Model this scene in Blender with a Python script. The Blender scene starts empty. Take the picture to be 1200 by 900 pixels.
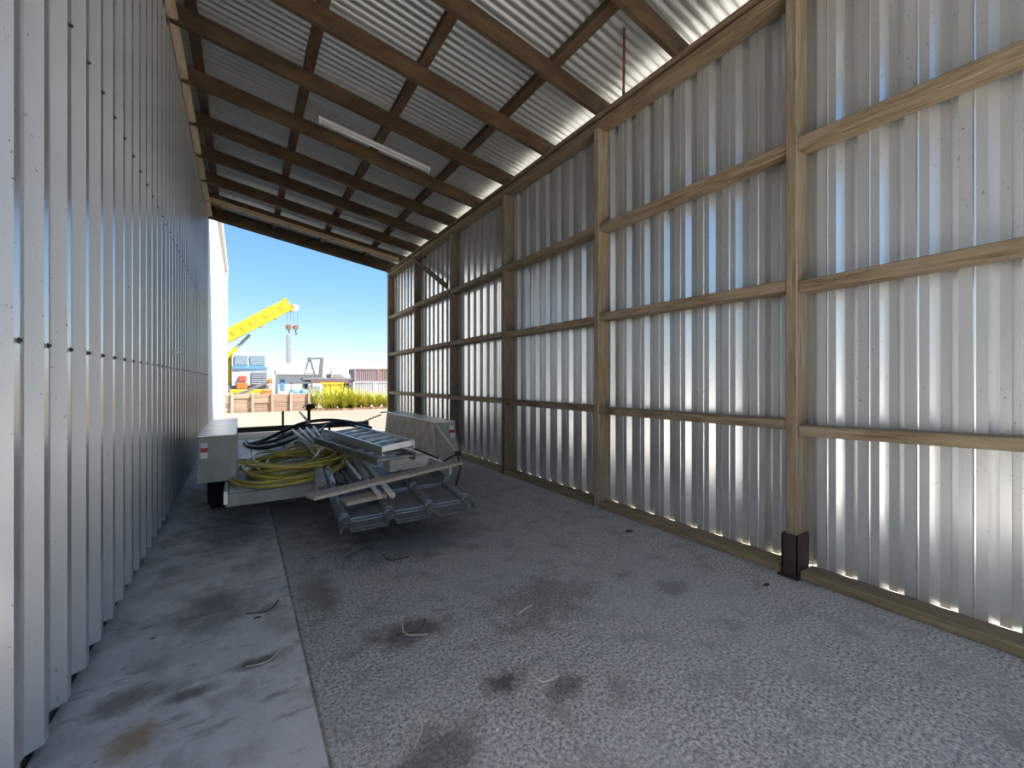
import bpy, math, random
from mathutils import Vector, Matrix
random.seed(7)
SC = bpy.context.scene
COL = SC.collection

# ------------------------------------------------------------------ camera, sky, sun, exposure
CAM_H = 1.4
cam_d = bpy.data.cameras.new('camera'); cam = bpy.data.objects.new('camera', cam_d); COL.objects.link(cam)
cam.location = (0, 0, CAM_H)
cam.rotation_euler = (math.radians(90), 0, -math.atan(317.5/485))
cam_d.sensor_width = 36; cam_d.lens = 485/1200*36; cam_d.shift_y = -4/1200
cam_d.clip_start = .02; cam_d.clip_end = 2000
SC.camera = cam

world = bpy.data.worlds.new('sky'); SC.world = world; world.use_nodes = True
wn = world.node_tree.nodes; wl = world.node_tree.links; wn.clear()
w_out = wn.new('ShaderNodeOutputWorld'); w_bg = wn.new('ShaderNodeBackground')
SUN_EL, SUN_AZ = math.radians(58), math.atan2(.8, -.6)      # azimuth from +Y towards +X: high, to the right and behind the camera
w_sky = wn.new('ShaderNodeTexSky'); w_sky.sky_type = 'NISHITA'; w_sky.sun_disc = False
w_sky.sun_elevation = SUN_EL; w_sky.sun_rotation = SUN_AZ
w_sky.air_density = 1.0; w_sky.dust_density = .35; w_sky.ozone_density = 4.0
w_hs = wn.new('ShaderNodeHueSaturation'); w_hs.inputs['Saturation'].default_value = 1.62
w_mx = wn.new('ShaderNodeMix'); w_mx.data_type = 'RGBA'; w_mx.blend_type = 'MULTIPLY'; w_mx.inputs[0].default_value = 1
w_mx.inputs[7].default_value = (.97, 1.0, 1.06, 1)          # cool white balance of the photograph
w_gm = wn.new('ShaderNodeGamma'); w_gm.inputs[1].default_value = .56
wl.new(w_sky.outputs[0], w_gm.inputs[0]); wl.new(w_gm.outputs[0], w_hs.inputs['Color']); wl.new(w_hs.outputs[0], w_mx.inputs[6]); wl.new(w_mx.outputs[2], w_bg.inputs[0]); wl.new(w_bg.outputs[0], w_out.inputs[0])
w_bg.inputs[1].default_value = .40

sun_d = bpy.data.lights.new('sun', 'SUN'); sun = bpy.data.objects.new('sun', sun_d); COL.objects.link(sun)
sun_d.energy = 18.0; sun_d.angle = math.radians(.55); sun_d.color = (1.0, .93, .82)
sun_dir = Vector((math.sin(SUN_AZ)*math.cos(SUN_EL), math.cos(SUN_AZ)*math.cos(SUN_EL), math.sin(SUN_EL)))
sun.rotation_euler = sun_dir.to_track_quat('Z', 'Y').to_euler(); sun.location = (12, -3, 15)

vs = SC.view_settings
vs.view_transform = 'Standard'; vs.look = 'None'; vs.gamma = 1.0; vs.use_curve_mapping = False
vs.exposure = 0.15

# ------------------------------------------------------------------ helpers
class MB:
    def __init__(s): s.v = []; s.f = []
    def add(s, vs_, fs):
        o = len(s.v); s.v += [tuple(p) for p in vs_]; s.f += [tuple(i+o for i in f) for f in fs]; return s
    def box(s, x0, x1, y0, y1, z0, z1, b=0.0, m=None):
        if b <= 0:
            v = [(x, y, z) for x in (x0, x1) for y in (y0, y1) for z in (z0, z1)]
            f = [(0,1,3,2),(4,6,7,5),(0,4,5,1),(2,3,7,6),(0,2,6,4),(1,5,7,3)]
        else:
            v = []; idx = {}
            for ix, x in enumerate((x0, x1)):
                for iy, y in enumerate((y0, y1)):
                    for iz, z in enumerate((z0, z1)):
                        sx, sy, sz = (1-2*ix)*b, (1-2*iy)*b, (1-2*iz)*b
                        for a in range(3):
                            idx[ix, iy, iz, a] = len(v)
                            v.append((x+(0 if a == 0 else sx), y+(0 if a == 1 else sy), z+(0 if a == 2 else sz)))
            I = lambda *k: idx[k]
            f = []
            for i in (0, 1):
                f.append((I(i,0,0,0), I(i,0,1,0), I(i,1,1,0), I(i,1,0,0)))
                f.append((I(0,i,0,1), I(1,i,0,1), I(1,i,1,1), I(0,i,1,1)))
                f.append((I(0,0,i,2), I(0,1,i,2), I(1,1,i,2), I(1,0,i,2)))
                for j in (0, 1):
                    f.append((I(0,i,j,1), I(1,i,j,1), I(1,i,j,2), I(0,i,j,2)))
                    f.append((I(i,0,j,0), I(i,1,j,0), I(i,1,j,2), I(i,0,j,2)))
                    f.append((I(i,j,0,0), I(i,j,1,0), I(i,j,1,1), I(i,j,0,1)))
                    for k in (0, 1): f.append((I(i,j,k,0), I(i,j,k,1), I(i,j,k,2)))
        if m is not None: v = [tuple(m @ Vector(p)) for p in v]
        return s.add(v, f)
    def beam(s, a, b, w, h, bev=0.0, up=(0, 0, 1)):
        """box from a to b, w across, h along up"""
        a, b = Vector(a), Vector(b); d = (b-a); L = d.length; d.normalize()
        u = Vector(up); r = d.cross(u).normalized(); u = r.cross(d).normalized()
        m = Matrix(((d.x, r.x, u.x, a.x), (d.y, r.y, u.y, a.y), (d.z, r.z, u.z, a.z), (0, 0, 0, 1)))
        return s.box(0, L, -w/2, w/2, -h/2, h/2, bev, m)
    def tube(s, pts, r, n=8, caps=True, inner=0.0, closed=False):
        pts = [Vector(p) for p in pts]; N = len(pts)
        rs = r if isinstance(r, (list, tuple)) else [r]*N
        t0 = (pts[1]-pts[0]).normalized()
        u = t0.orthogonal().normalized(); o = len(s.v)
        for i, p in enumerate(pts):
            t = (pts[min(i+1, N-1)]-pts[max(i-1, 0)])
            if t.length < 1e-9: t = t0
            t.normalize(); u = (u-t*u.dot(t)).normalized(); w = t.cross(u)
            for k in range(n):
                a = 2*math.pi*k/n; s.v.append(tuple(p+(u*math.cos(a)+w*math.sin(a))*rs[i]))
        for i in range(N-1):
            for k in range(n):
                s.f.append((o+i*n+k, o+i*n+(k+1) % n, o+(i+1)*n+(k+1) % n, o+(i+1)*n+k))
        if inner > 0:            # hollow ends: ring plus a recessed bottom
            for i, dirn in ((0, 1), (N-1, -1)):
                c = pts[i]; t = (pts[1]-pts[0] if i == 0 else pts[-1]-pts[-2]).normalized()*dirn
                o2 = len(s.v)
                for k in range(n): s.v.append(tuple(c+(Vector(s.v[o+i*n+k])-c)*inner))
                for k in range(n): s.v.append(tuple(Vector(s.v[o2+k])+t*.12))
                for k in range(n):
                    k2 = (k+1) % n
                    s.f.append((o+i*n+k, o+i*n+k2, o2+k2, o2+k)); s.f.append((o2+k, o2+k2, o2+n+k2, o2+n+k))
                s.f.append(tuple(o2+n+k for k in range(n)))
        elif caps:
            s.f.append(tuple(o+k for k in range(n))[::-1]); s.f.append(tuple(o+(N-1)*n+k for k in range(n)))
        return s
    def lathe(s, c, axis, prof, n=20):
        c = Vector(c); a = Vector(axis).normalized(); u = a.orthogonal().normalized(); w = a.cross(u); o = len(s.v)
        for (r, h) in prof:
            for k in range(n):
                t = 2*math.pi*k/n; s.v.append(tuple(c+a*h+(u*math.cos(t)+w*math.sin(t))*r))
        for i in range(len(prof)-1):
            for k in range(n): s.f.append((o+i*n+k, o+i*n+(k+1) % n, o+(i+1)*n+(k+1) % n, o+(i+1)*n+k))
        s.f.append(tuple(o+k for k in range(n))); s.f.append(tuple(o+(len(prof)-1)*n+k for k in range(n)))
        return s
    def prism(s, poly, off):
        n = len(poly); off = Vector(off); v = [Vector(p) for p in poly]+[Vector(p)+off for p in poly]
        f = [tuple(range(n))[::-1], tuple(range(n, 2*n))]+[(i, (i+1) % n, n+(i+1) % n, n+i) for i in range(n)]
        return s.add(v, f)
    def mesh(s, name, m, org=(0, 0, 0), smooth=False):
        me = bpy.data.meshes.new(name); org = Vector(org)
        me.from_pydata([tuple(Vector(p)-org) for p in s.v], [], s.f); me.update()
        import bmesh
        bm = bmesh.new(); bm.from_mesh(me); bmesh.ops.recalc_face_normals(bm, faces=bm.faces); bm.to_mesh(me); bm.free()
        if m: me.materials.append(m)
        if smooth:
            for p in me.polygons: p.use_smooth = True
        return me

def wpos(o):
    p = Vector((0, 0, 0))
    while o: p += o.location; o = o.parent
    return p
def root(name, loc, label=None, cat=None, group=None, kind=None):
    o = bpy.data.objects.new(name, None); o.empty_display_size = .1; COL.objects.link(o); o.location = loc
    tag(o, label, cat, group, kind); return o
def tag(o, label=None, cat=None, group=None, kind=None):
    if label: o['label'] = label
    if cat: o['category'] = cat
    if group: o['group'] = group
    if kind: o['kind'] = kind
    return o
def part(name, mb, m, parent=None, org=None, smooth=False, label=None, kind=None):
    """mb holds world coordinates; the object's origin is org (world)"""
    base = wpos(parent) if parent else Vector((0, 0, 0))
    org = Vector(org) if org is not None else base
    o = bpy.data.objects.new(name, mb.mesh(name, m, org, smooth)); COL.objects.link(o)
    if parent: o.parent = parent
    o.location = org-base
    return tag(o, label, None, None, kind)
def inst(name, me, parent, loc, rot=None):
    o = bpy.data.objects.new(name, me); COL.objects.link(o); o.parent = parent
    o.location = Vector(loc)-wpos(parent)
    if rot: o.rotation_euler = rot
    return o
def solid(name, mb, m, label, cat, group=None, org=None, smooth=False):
    o = part(name, mb, m, None, org, smooth); return tag(o, label, cat, group)
def copy_tree(o, loc, parent=None, label=None):
    c = o.copy(); COL.objects.link(c); c.parent = parent
    if loc is not None: c.location = loc
    if label: c['label'] = label
    for ch in list(o.children): copy_tree(ch, None, c)
    return c

# ------------------------------------------------------------------ materials
def newmat(name):
    m = bpy.data.materials.new(name); m.use_nodes = True; nt = m.node_tree
    return m, nt.nodes, nt.links, nt.nodes['Principled BSDF']
def mix(N, L, fac, a, b):
    n = N.new('ShaderNodeMix'); n.data_type = 'RGBA'
    for i, x in ((0, fac), (6, a), (7, b)):
        if hasattr(x, 'links'): L.new(x, n.inputs[i])
        elif i == 0: n.inputs[0].default_value = x
        else: n.inputs[i].default_value = (*x, 1)
    return n.outputs[2]
def ramp(N, L, src, p0, p1):
    r = N.new('ShaderNodeMapRange'); r.inputs[1].default_value = p0; r.inputs[2].default_value = p1; r.clamp = True
    L.new(src, r.inputs[0]); return r.outputs[0]
def coords(N, L, scale=(1, 1, 1), rnd=True, kind='Object'):
    tc = N.new('ShaderNodeTexCoord'); mp = N.new('ShaderNodeMapping'); mp.inputs['Scale'].default_value = scale
    src = tc.outputs[kind]
    if rnd:
        oi = N.new('ShaderNodeObjectInfo'); va = N.new('ShaderNodeVectorMath'); va.operation = 'MULTIPLY_ADD'
        L.new(oi.outputs['Random'], va.inputs[0]); va.inputs[1].default_value = (17.3, 11.1, 23.7); L.new(src, va.inputs[2])
        src = va.outputs[0]
    L.new(src, mp.inputs['Vector']); return mp.outputs[0]
def noise(N, L, vec, scale, detail=4, rough=.6):
    n = N.new('ShaderNodeTexNoise'); n.inputs['Scale'].default_value = scale; n.inputs['Detail'].default_value = detail
    n.inputs['Roughness'].default_value = rough; L.new(vec, n.inputs['Vector']); return n.outputs[0]
def bump(N, L, bs, h, strength, dist=.01):
    b = N.new('ShaderNodeBump'); b.inputs['Strength'].default_value = strength; b.inputs['Distance'].default_value = dist
    L.new(h, b.inputs['Height']); L.new(b.outputs[0], bs.inputs['Normal'])

def wood(name, axis, c1, c2, c3, rough=.85):
    m, N, L, bs = newmat(name)
    sc = [9, 9, 9]; sc[axis] = .7
    g = noise(N, L, coords(N, L, sc), 5, 8, .7)
    big = noise(N, L, coords(N, L, [1.2 if i == axis else 3 for i in range(3)]), 1.6, 3)
    col = mix(N, L, ramp(N, L, g, .35, .65), c1, c2)
    col = mix(N, L, ramp(N, L, big, .45, .72), col, c3)
    oi = N.new('ShaderNodeObjectInfo')
    hsv = N.new('ShaderNodeHueSaturation'); mr = N.new('ShaderNodeMapRange'); mr.inputs[3].default_value = .78; mr.inputs[4].default_value = 1.18
    L.new(oi.outputs['Random'], mr.inputs[0]); L.new(mr.outputs[0], hsv.inputs['Value']); L.new(col, hsv.inputs['Color'])
    L.new(hsv.outputs[0], bs.inputs['Base Color']); bs.inputs['Roughness'].default_value = rough
    bump(N, L, bs, g, .5, .006)
    return m
def plain(name, c, rough=.6, metal=0.0, var=.12, scale=6, c2=None, bmp=0.0, spec=None):
    m, N, L, bs = newmat(name)
    n = noise(N, L, coords(N, L), scale, 5)
    d = c2 if c2 else tuple(x*(1-var*2) for x in c)
    L.new(mix(N, L, ramp(N, L, n, .35, .7), c, d), bs.inputs['Base Color'])
    bs.inputs['Roughness'].default_value = rough; bs.inputs['Metallic'].default_value = metal
    if bmp: bump(N, L, bs, n, bmp)
    return m
def sheet_metal(name, c, c2, rough, metal, speck, stretch=(3, 3, .35)):
    m, N, L, bs = newmat(name)
    n = noise(N, L, coords(N, L, stretch), 1.2, 2, .4)
    col = mix(N, L, ramp(N, L, n, .3, .75), c, c2)
    sp = noise(N, L, coords(N, L, (1, 1, .6)), 55, 3, .7)
    pk = noise(N, L, coords(N, L, (1, 1, .4)), 1.3, 3)
    mu = N.new('ShaderNodeMath'); mu.operation = 'MULTIPLY'
    L.new(ramp(N, L, sp, .66, .70), mu.inputs[0]); L.new(ramp(N, L, pk, .42, .62), mu.inputs[1])
    col = mix(N, L, mu.outputs[0], col, speck)
    L.new(col, bs.inputs['Base Color']); bs.inputs['Metallic'].default_value = metal
    bs.inputs['Roughness'].default_value = rough
    return m

M = {}
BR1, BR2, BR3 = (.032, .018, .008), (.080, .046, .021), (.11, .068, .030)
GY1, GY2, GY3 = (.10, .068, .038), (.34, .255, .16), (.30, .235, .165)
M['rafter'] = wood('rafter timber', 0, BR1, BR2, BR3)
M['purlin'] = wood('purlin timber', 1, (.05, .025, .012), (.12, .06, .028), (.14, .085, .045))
M['post'] = wood('post timber', 2, (.14, .105, .07), (.33, .265, .19), (.25, .165, .09))
M['girt'] = wood('girt timber', 1, GY1, GY2, GY3)
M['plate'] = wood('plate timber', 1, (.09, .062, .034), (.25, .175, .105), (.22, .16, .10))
M['sole'] = wood('sole timber', 1, (.14, .105, .06), (.36, .28, .18), (.22, .20, .10))
M['ledger'] = wood('ledger timber', 1, (.35, .25, .16), (.58, .46, .33), (.42, .32, .22))
M['plank'] = wood('plank timber', 0, (.30, .25, .20), (.55, .48, .40), (.42, .37, .31))
M['block'] = wood('block timber', 0, (.38, .35, .30), (.62, .58, .50), (.48, .42, .34))
M['wall_r'] = sheet_metal('grey wall sheet', (.70, .715, .72), (.63, .645, .65), .24, .66, (.22, .19, .16))
M['wall_l'] = sheet_metal('pale painted sheet', (.66, .67, .69), (.61, .62, .64), .27, .62, (.25, .22, .20))
M['roof'] = sheet_metal('galvanised roof', (.52, .53, .52), (.42, .43, .42), .40, .66, (.30, .28, .25), (.35, 3, 3))
M['steel_brown'] = plain('brown painted steel', (.055, .030, .030), .6, 0, .2)
M['black'] = plain('black steel', (.015, .015, .015), .55)
M['rust'] = plain('rusty strap', (.16, .07, .03), .8, 0, .3, 20)
M['screw'] = plain('dark screw', (.03, .035, .035), .5, .5)
M['white'] = plain('white paint', (.80, .80, .78), .5, 0, .03)
M['white_wall'] = plain('white cladding', (.82, .82, .80), .55, 0, .03)
M['gutter'] = plain('white gutter', (.70, .66, .60), .5)
M['gap_shade'] = plain('painted gap shade', (.02, .02, .02), .9)
M['trailer_grey'] = plain('grey green trailer paint', (.33, .33, .28), .55, .1, .15, 5, (.22, .215, .18))
M['box_side'] = plain('lit cream trailer paint', (.74, .68, .56), .6, 0, .12, 6, (.50, .43, .34))  # cream paint, lightened in colour for the light on the inner panels
M['box_top'] = plain('galvanised tread', (.84, .85, .86), .34, .45, .12, 9)
M['deck_board'] = wood('deck board', 1, (.46, .49, .54), (.72, .75, .79), (.58, .60, .64), .45)
M['tyre'] = plain('black tyre', (.012, .012, .012), .85)
M['rail_brown'] = plain('brown rail', (.07, .045, .03), .7)
M['alu'] = plain('dull aluminium', (.78, .79, .79), .36, .75, .12, 10)
M['alu_dark'] = plain('darker aluminium', (.36, .35, .33), .5, .7, .2, 12)  # darker aluminium for the lower ladder section
M['pipe'] = plain('grey pipe', (.40, .38, .35), .5, .1, .15, 12)
M['pipe_pale'] = plain('pale pipe', (.66, .63, .57), .45, .1, .12, 14)
M['pipe_dark'] = plain('dark steel tube', (.16, .15, .14), .5, .5, .15, 14)
M['pipe_white'] = plain('white pipe', (.74, .73, .72), .45, 0, .06, 10)
M['tile'] = plain('charcoal pressed sheet', (.19, .205, .225), .42, .35, .12, 6, (.13, .14, .155))
M['hose_y'] = plain('yellow hose', (.60, .48, .08), .35, 0, .2, 8, (.36, .27, .045))
M['hose_k'] = plain('black hose', (.02, .02, .022), .4)
M['hose_g'] = plain('grey hose', (.34, .33, .32), .5)
M['sack'] = plain('crumpled plastic', (.62, .61, .60), .5, 0, .15, 6, (.42, .40, .38), .3)
M['red'] = plain('dark red webbing', (.09, .008, .011), .7)
M['lens_r'] = plain('red lens', (.42, .015, .02), .25)
M['lens_w'] = plain('clear lens', (.62, .60, .58), .25)
M['yellow'] = plain('crane yellow', (.62, .50, .015), .4, 0, .06, 1.0)
M['yellow_d'] = plain('ochre', (.52, .36, .02), .5)
M['truck_w'] = plain('truck white', (.50, .55, .60), .4, 0, .05)
M['truck_b'] = plain('truck blue', (.10, .26, .44), .4, 0, .08)
M['glass'] = plain('dark cab glass', (.20, .28, .33), .12)
M['grey_s'] = plain('grey steel', (.16, .165, .185), .5, .2)
M['lgrey'] = plain('light grey steel', (.28, .31, .36), .5, .1)
M['orange'] = plain('orange paint', (.50, .15, .035), .5)
M['rail_red'] = plain('faded red rail', (.20, .09, .075), .6)
M['redp'] = plain('red paint', (.62, .09, .06), .45)
M['sleeper'] = wood('garden sleeper', 0, (.22, .14, .10), (.35, .245, .185), (.27, .175, .125))
M['fpost'] = wood('fence post', 2, (.26, .20, .15), (.38, .31, .25), (.30, .24, .18))
M['cont_m'] = plain('mauve container', (.27, .20, .215), .6, 0, .12, .8)
M['cont_b'] = plain('brown container', (.27, .19, .16), .6, 0, .12, .8)
M['cont_w'] = plain('white container', (.46, .46, .48), .6, 0, .1, .8)
M['shed_w'] = plain('white shed wall', (.78, .78, .76), .6, 0, .04, .6)
M['shed_r'] = plain('grey shed roof', (.55, .58, .60), .5, .2, .06)
M['leaf_a'] = plain('flax green', (.26, .34, .035), .5, 0, .2, 4, (.50, .42, .05))
M['leaf_b'] = plain('flax yellow', (.52, .44, .06), .5, 0, .15, 4, (.29, .33, .04))
M['brick'] = plain('red brick', (.30, .15, .09), .8)
M['straw'] = plain('dry straw', (.78, .70, .55), .8)
M['twig'] = plain('brown twig', (.12, .08, .05), .85)
M['pebble'] = plain('pale pebble', (.68, .66, .62), .7)
M['leaf_dry'] = plain('dry leaf', (.06, .045, .04), .8)

def yard_mat():
    m, N, L, bs = newmat('pale gravel')
    v = coords(N, L, rnd=False)
    a = noise(N, L, v, 14, 6, .7); b = noise(N, L, v, .35, 4)
    c = mix(N, L, ramp(N, L, a, .35, .7), (.13, .112, .09), (.18, .16, .13))
    c = mix(N, L, ramp(N, L, b, .4, .65), c, (.15, .138, .117))
    L.new(c, bs.inputs['Base Color']); bs.inputs['Roughness'].default_value = .95; bump(N, L, bs, a, .4, .02); return m
def stains(N, L, vec, col, spots):
    """stains with their own shape at fixed places on the slab: (x, y, rx, ry, colour, strength)"""
    nz = noise(N, L, vec, 6, 5, .65)
    for (x, y, rx, ry, c, st) in spots:
        s1 = N.new('ShaderNodeVectorMath'); s1.operation = 'SUBTRACT'; L.new(vec, s1.inputs[0]); s1.inputs[1].default_value = (x, y, 0)
        s2 = N.new('ShaderNodeVectorMath'); s2.operation = 'MULTIPLY'; L.new(s1.outputs[0], s2.inputs[0]); s2.inputs[1].default_value = (1/rx, 1/ry, 0)
        ln = N.new('ShaderNodeVectorMath'); ln.operation = 'LENGTH'; L.new(s2.outputs[0], ln.inputs[0])
        ad = N.new('ShaderNodeMath'); ad.operation = 'ADD'; L.new(ln.outputs['Value'], ad.inputs[0])
        mu = N.new('ShaderNodeMath'); mu.operation = 'MULTIPLY_ADD'; L.new(nz, mu.inputs[0]); mu.inputs[1].default_value = 2.2; mu.inputs[2].default_value = -1.1
        L.new(mu.outputs[0], ad.inputs[1])
        r = N.new('ShaderNodeMapRange'); r.inputs[1].default_value = 1.0; r.inputs[2].default_value = .35; r.inputs[3].default_value = 0; r.inputs[4].default_value = st
        L.new(ad.outputs[0], r.inputs[0]); col = mix(N, L, r.outputs[0], col, c)
    return col
def slab_mat(rough_agg):
    m, N, L, bs = newmat('exposed aggregate concrete' if rough_agg else 'smooth concrete')
    v = coords(N, L, rnd=False)
    big = noise(N, L, v, .9, 5); mid = noise(N, L, v, 5, 6, .7)
    if rough_agg:
        vo = N.new('ShaderNodeTexVoronoi'); vo.inputs['Scale'].default_value = 60; L.new(v, vo.inputs['Vector'])
        fine = noise(N, L, v, 62, 4, .75)
        c = mix(N, L, ramp(N, L, fine, .38, .60), (.15, .145, .14), (.70, .685, .66))
        c = mix(N, L, ramp(N, L, vo.outputs['Distance'], .16, .05), c, (.70, .685, .655))
        c = mix(N, L, ramp(N, L, mid, .50, .72), c, (.25, .245, .24))
        c = mix(N, L, ramp(N, L, big, .42, .62), c, mix(N, L, .45, c, (.48, .48, .48)))
        D = (.05, .045, .04)
        c = stains(N, L, v, c, [(1.03, 1.62, .16, .09, D, .8), (.80, 2.25, .32, .16, (.09, .075, .06), .75), (.62, 1.45, .20, .16, D, .6),
                                (1.6, 2.1, .5, .35, (.10, .10, .10), .45), (1.3, 3.5, .8, .5, (.09, .09, .09), .5), (2.45, 1.75, .25, .12, (.12, .11, .11), .5),
                                (1.25, 1.45, .12, .09, D, .6), (.42, 3.0, .15, .5, (.10, .08, .06), .5), (1.0, 4.2, .7, .7, (.07, .07, .07), .5)])
        hgt = fine; st = .9
    else:
        st1 = noise(N, L, coords(N, L, (1, 3.2, 1), False), 3.2, 6, .7)
        c = mix(N, L, ramp(N, L, mid, .35, .7), (.72, .705, .68), (.50, .49, .475))
        c = mix(N, L, ramp(N, L, big, .45, .65), c, (.56, .56, .565))
        c = mix(N, L, ramp(N, L, st1, .55, .68), c, (.27, .26, .25))
        sp2 = noise(N, L, v, 30, 4, .75)
        c = mix(N, L, ramp(N, L, sp2, .60, .72), c, (.30, .29, .275))
        c = mix(N, L, ramp(N, L, noise(N, L, coords(N, L, (1.6, 1, 1), False), 2.1, 5, .65), .50, .66), c, (.36, .35, .335))
        D = (.06, .055, .05)
        c = stains(N, L, v, c, [(-.34, 2.15, .10, .12, (.33, .21, .10), .75), (.09, 2.42, .13, .06, D, .8), (-.20, 2.33, .14, .06, D, .7),
                                (-.15, 3.1, .30, .35, (.17, .165, .16), .6), (-.42, 2.45, .16, .12, (.14, .13, .12), .7), (.15, 2.95, .1, .08, D, .5), (-.1, 4.6, .35, .7, (.12, .12, .12), .6)])
        hgt = mid; st = .6
    L.new(c, bs.inputs['Base Color']); bs.inputs['Roughness'].default_value = .82; bump(N, L, bs, hgt, st, .012); return m
M['yard'] = yard_mat(); M['slab_r'] = slab_mat(True); M['slab_l'] = slab_mat(False)
M['apron'] = plain('added pale bounce apron', (.66, .64, .60), .9, 0, .05, 1)
M['drive'] = plain('added pale bounce drive', (.42, .40, .36), .95, 0, .08, 3)
M['joint'] = plain('dirt in joint', (.34, .30, .265), .95, 0, .3, 20)

# ------------------------------------------------------------------ the setting: ground and floor
XL, XR = -.605, 3.30          # face of the left wall, inner face of the right wall's posts
Y0, Y1 = -.65, 11.2           # near and far end of the shed roof
POSTS = [1.35+1.95*k for k in range(-1, 6)]
g = root('ground', (0, 0, 0), kind='structure')
part('gravel_yard', MB().box(-300, 300, -60, 600, -.4, -.03), M['yard'], g)
part('bounce_apron', MB().box(-30, 30, -30, Y0-.11, -.2, -.004), M['apron'], g)  # unseen pale ground added to bounce sunlight into the shed
part('bounce_drive', MB().box(3.56, 30, Y0-.10, 11.2, -.2, -.022), M['drive'], g)  # unseen pale strip added to bounce light up under the eaves
fl = root('floor', (0, 0, 0), kind='structure')
part('concrete_slab', MB().box(-.655, .268, Y0-.1, 11.45, -.15, 0, .003), M['slab_l'], fl, label='smooth pale concrete strip along the left wall')
part('concrete_slab', MB().box(.279, 3.52, Y0-.1, 11.45, -.15, 0, .003), M['slab_r'], fl, label='dark rough aggregate concrete slab')
part('joint_filler', MB().box(.268, .279, Y0-.1, 11.45, -.15, -.002), M['joint'], fl)

# ------------------------------------------------------------------ ribbed wall sheets
def rib_profile(pitch, n, swage):
    """(along, out) polyline: pan, facet, recess, facet; out is positive away from the pans"""
    p = []
    d = .040
    for i in range(n):
        a = i*pitch
        pan = pitch-.120
        p += [(a, 0)]
        if swage: p += [(a+pan*.40, 0), (a+pan*.46, -.004), (a+pan*.52, 0)]
        p += [(a+pan, 0), (a+pan+.040, d), (a+pan+.082, d), (a+pan+.120, 0)]
    return p
def sheet_mesh(name, prof, x, sgn, y0, z0, z1, m):
    mb = MB(); n = len(prof)
    for (a, o) in prof: mb.v += [(x+sgn*o, y0+a, z0), (x+sgn*o, y0+a, z1)]
    mb.f = [(2*i, 2*i+1, 2*i+3, 2*i+2) for i in range(n-1)]
    # folded return of thickness at the bottom edge
    return mb

# right wall
wr = root('wall_right', (XR, 5, 0), kind='structure')
XP = 3.47                     # plane of the pans
PITCH = .2340
ps = rib_profile(PITCH, 4, True)
sheet_len = PITCH*4
sm = sheet_mesh('cladding_sheet', ps, XP, 1, 0, .045, 4.40, None).mesh('cladding_sheet', M['wall_r'], (XP, 0, 0))
y = 1.35+.06-sheet_len*3
while y < Y1-.3:
    inst('cladding_sheet', sm, wr, (XP, y, 0)); y += sheet_len
post_w = .075
for i, y in enumerate(POSTS):
    w = post_w if i != 6 else .09
    xi = XR if i not in (4, 5) else XR+.03
    p = part('post', MB().box(xi, XP-.004, y, y+w, 0.0, 4.195, .006), M['post'], wr, (XR, y, 0))
# post shoe of brown steel on the near post, black strap on the fourth post
yb = POSTS[1]
mb = MB().box(XR-.022, XR-.004, yb-.016, yb+post_w+.016, 0, .30, .002)
mb.box(XR-.022, XP-.02, yb-.018, yb-.003, 0, .30, .002); mb.box(XR-.022, XP-.02, yb+post_w+.003, yb+post_w+.018, 0, .30, .002)
mb.box(XR-.06, XR+.02, yb-.03, yb+post_w+.03, 0, .012, .002)
part('post_shoe', mb, M['steel_brown'], wr, (XR, yb, 0), label='dark brown steel shoe')
mb = MB().box(XR-.014, XR-.001, POSTS[3]+.004, POSTS[3]+.05, 0, 1.42, .002)
part('post_strap', mb, M['black'], wr, (XR, POSTS[3], 0), label='black steel strap on the post')
# girts, three rows, a piece in every bay
GZ = (1.075, 2.10, 3.10)
for b in range(len(POSTS)-1):
    ya, yc = POSTS[b]+post_w, POSTS[b+1]
    for r, z in enumerate(GZ):
        dz = random.uniform(-.015, .015); tilt = random.uniform(-.008, .008)
        if b == 0: tilt = (.03, .02, .0)[r]*-1
        xi = XR+.012+random.uniform(-.006, .006)
        m_ = Matrix.Translation((0, (ya+yc)/2, z+dz)) @ Matrix.Rotation(tilt, 4, 'X')
        L_ = (yc-ya)/2
        ht = .041 if r else .036
        part('girt', MB().box(xi, XP-.003, -L_, L_, -ht, ht, .006, m_), M['girt'], wr, (XR, (ya+yc)/2, z))
# sole plate in lengths, double top plate
for b in range(len(POSTS)-1):
    ya, yc = POSTS[b]+post_w+.003, POSTS[b+1]-.003
    if b in (0, 1): 
        if b == 0: yc -= .02
        else: ya += .022
    part('sole_plate', MB().box(XR-.012, XP-.004, ya, yc, 0, .062, .008), M['sole'], wr, (XR, ya, 0))
ends = [Y0, POSTS[1]+.04, POSTS[2]+.04, POSTS[3]+.04, POSTS[5]+.04, Y1]
for a, b in zip(ends[:-1], ends[1:]):
    part('top_plate', MB().box(XR-.004, XP-.004, a+.002, b-.002, 4.195, 4.272, .006), M['plate'], wr, (XR, a, 4.2))
    part('top_plate_cap', MB().box(XR-.03, XP+.03, a+.002, b-.002, 4.300, 4.328, .004), M['plate'], wr, (XR, a, 4.3))
# diagonal brace near the far end
mb = MB().beam((XR-.012, POSTS[5]-.02, 4.17), (XR-.012, POSTS[4]+.10, 3.20), .022, .10, .003, up=(0, .6, .8))
part('diagonal_brace', mb, M['rafter'], wr, (XR, POSTS[5], 3.2))

# left wall
wlft = root('wall_left', (XL, 5, 0), kind='structure')
PL = .2430
pl = rib_profile(PL, 4, False)
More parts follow.
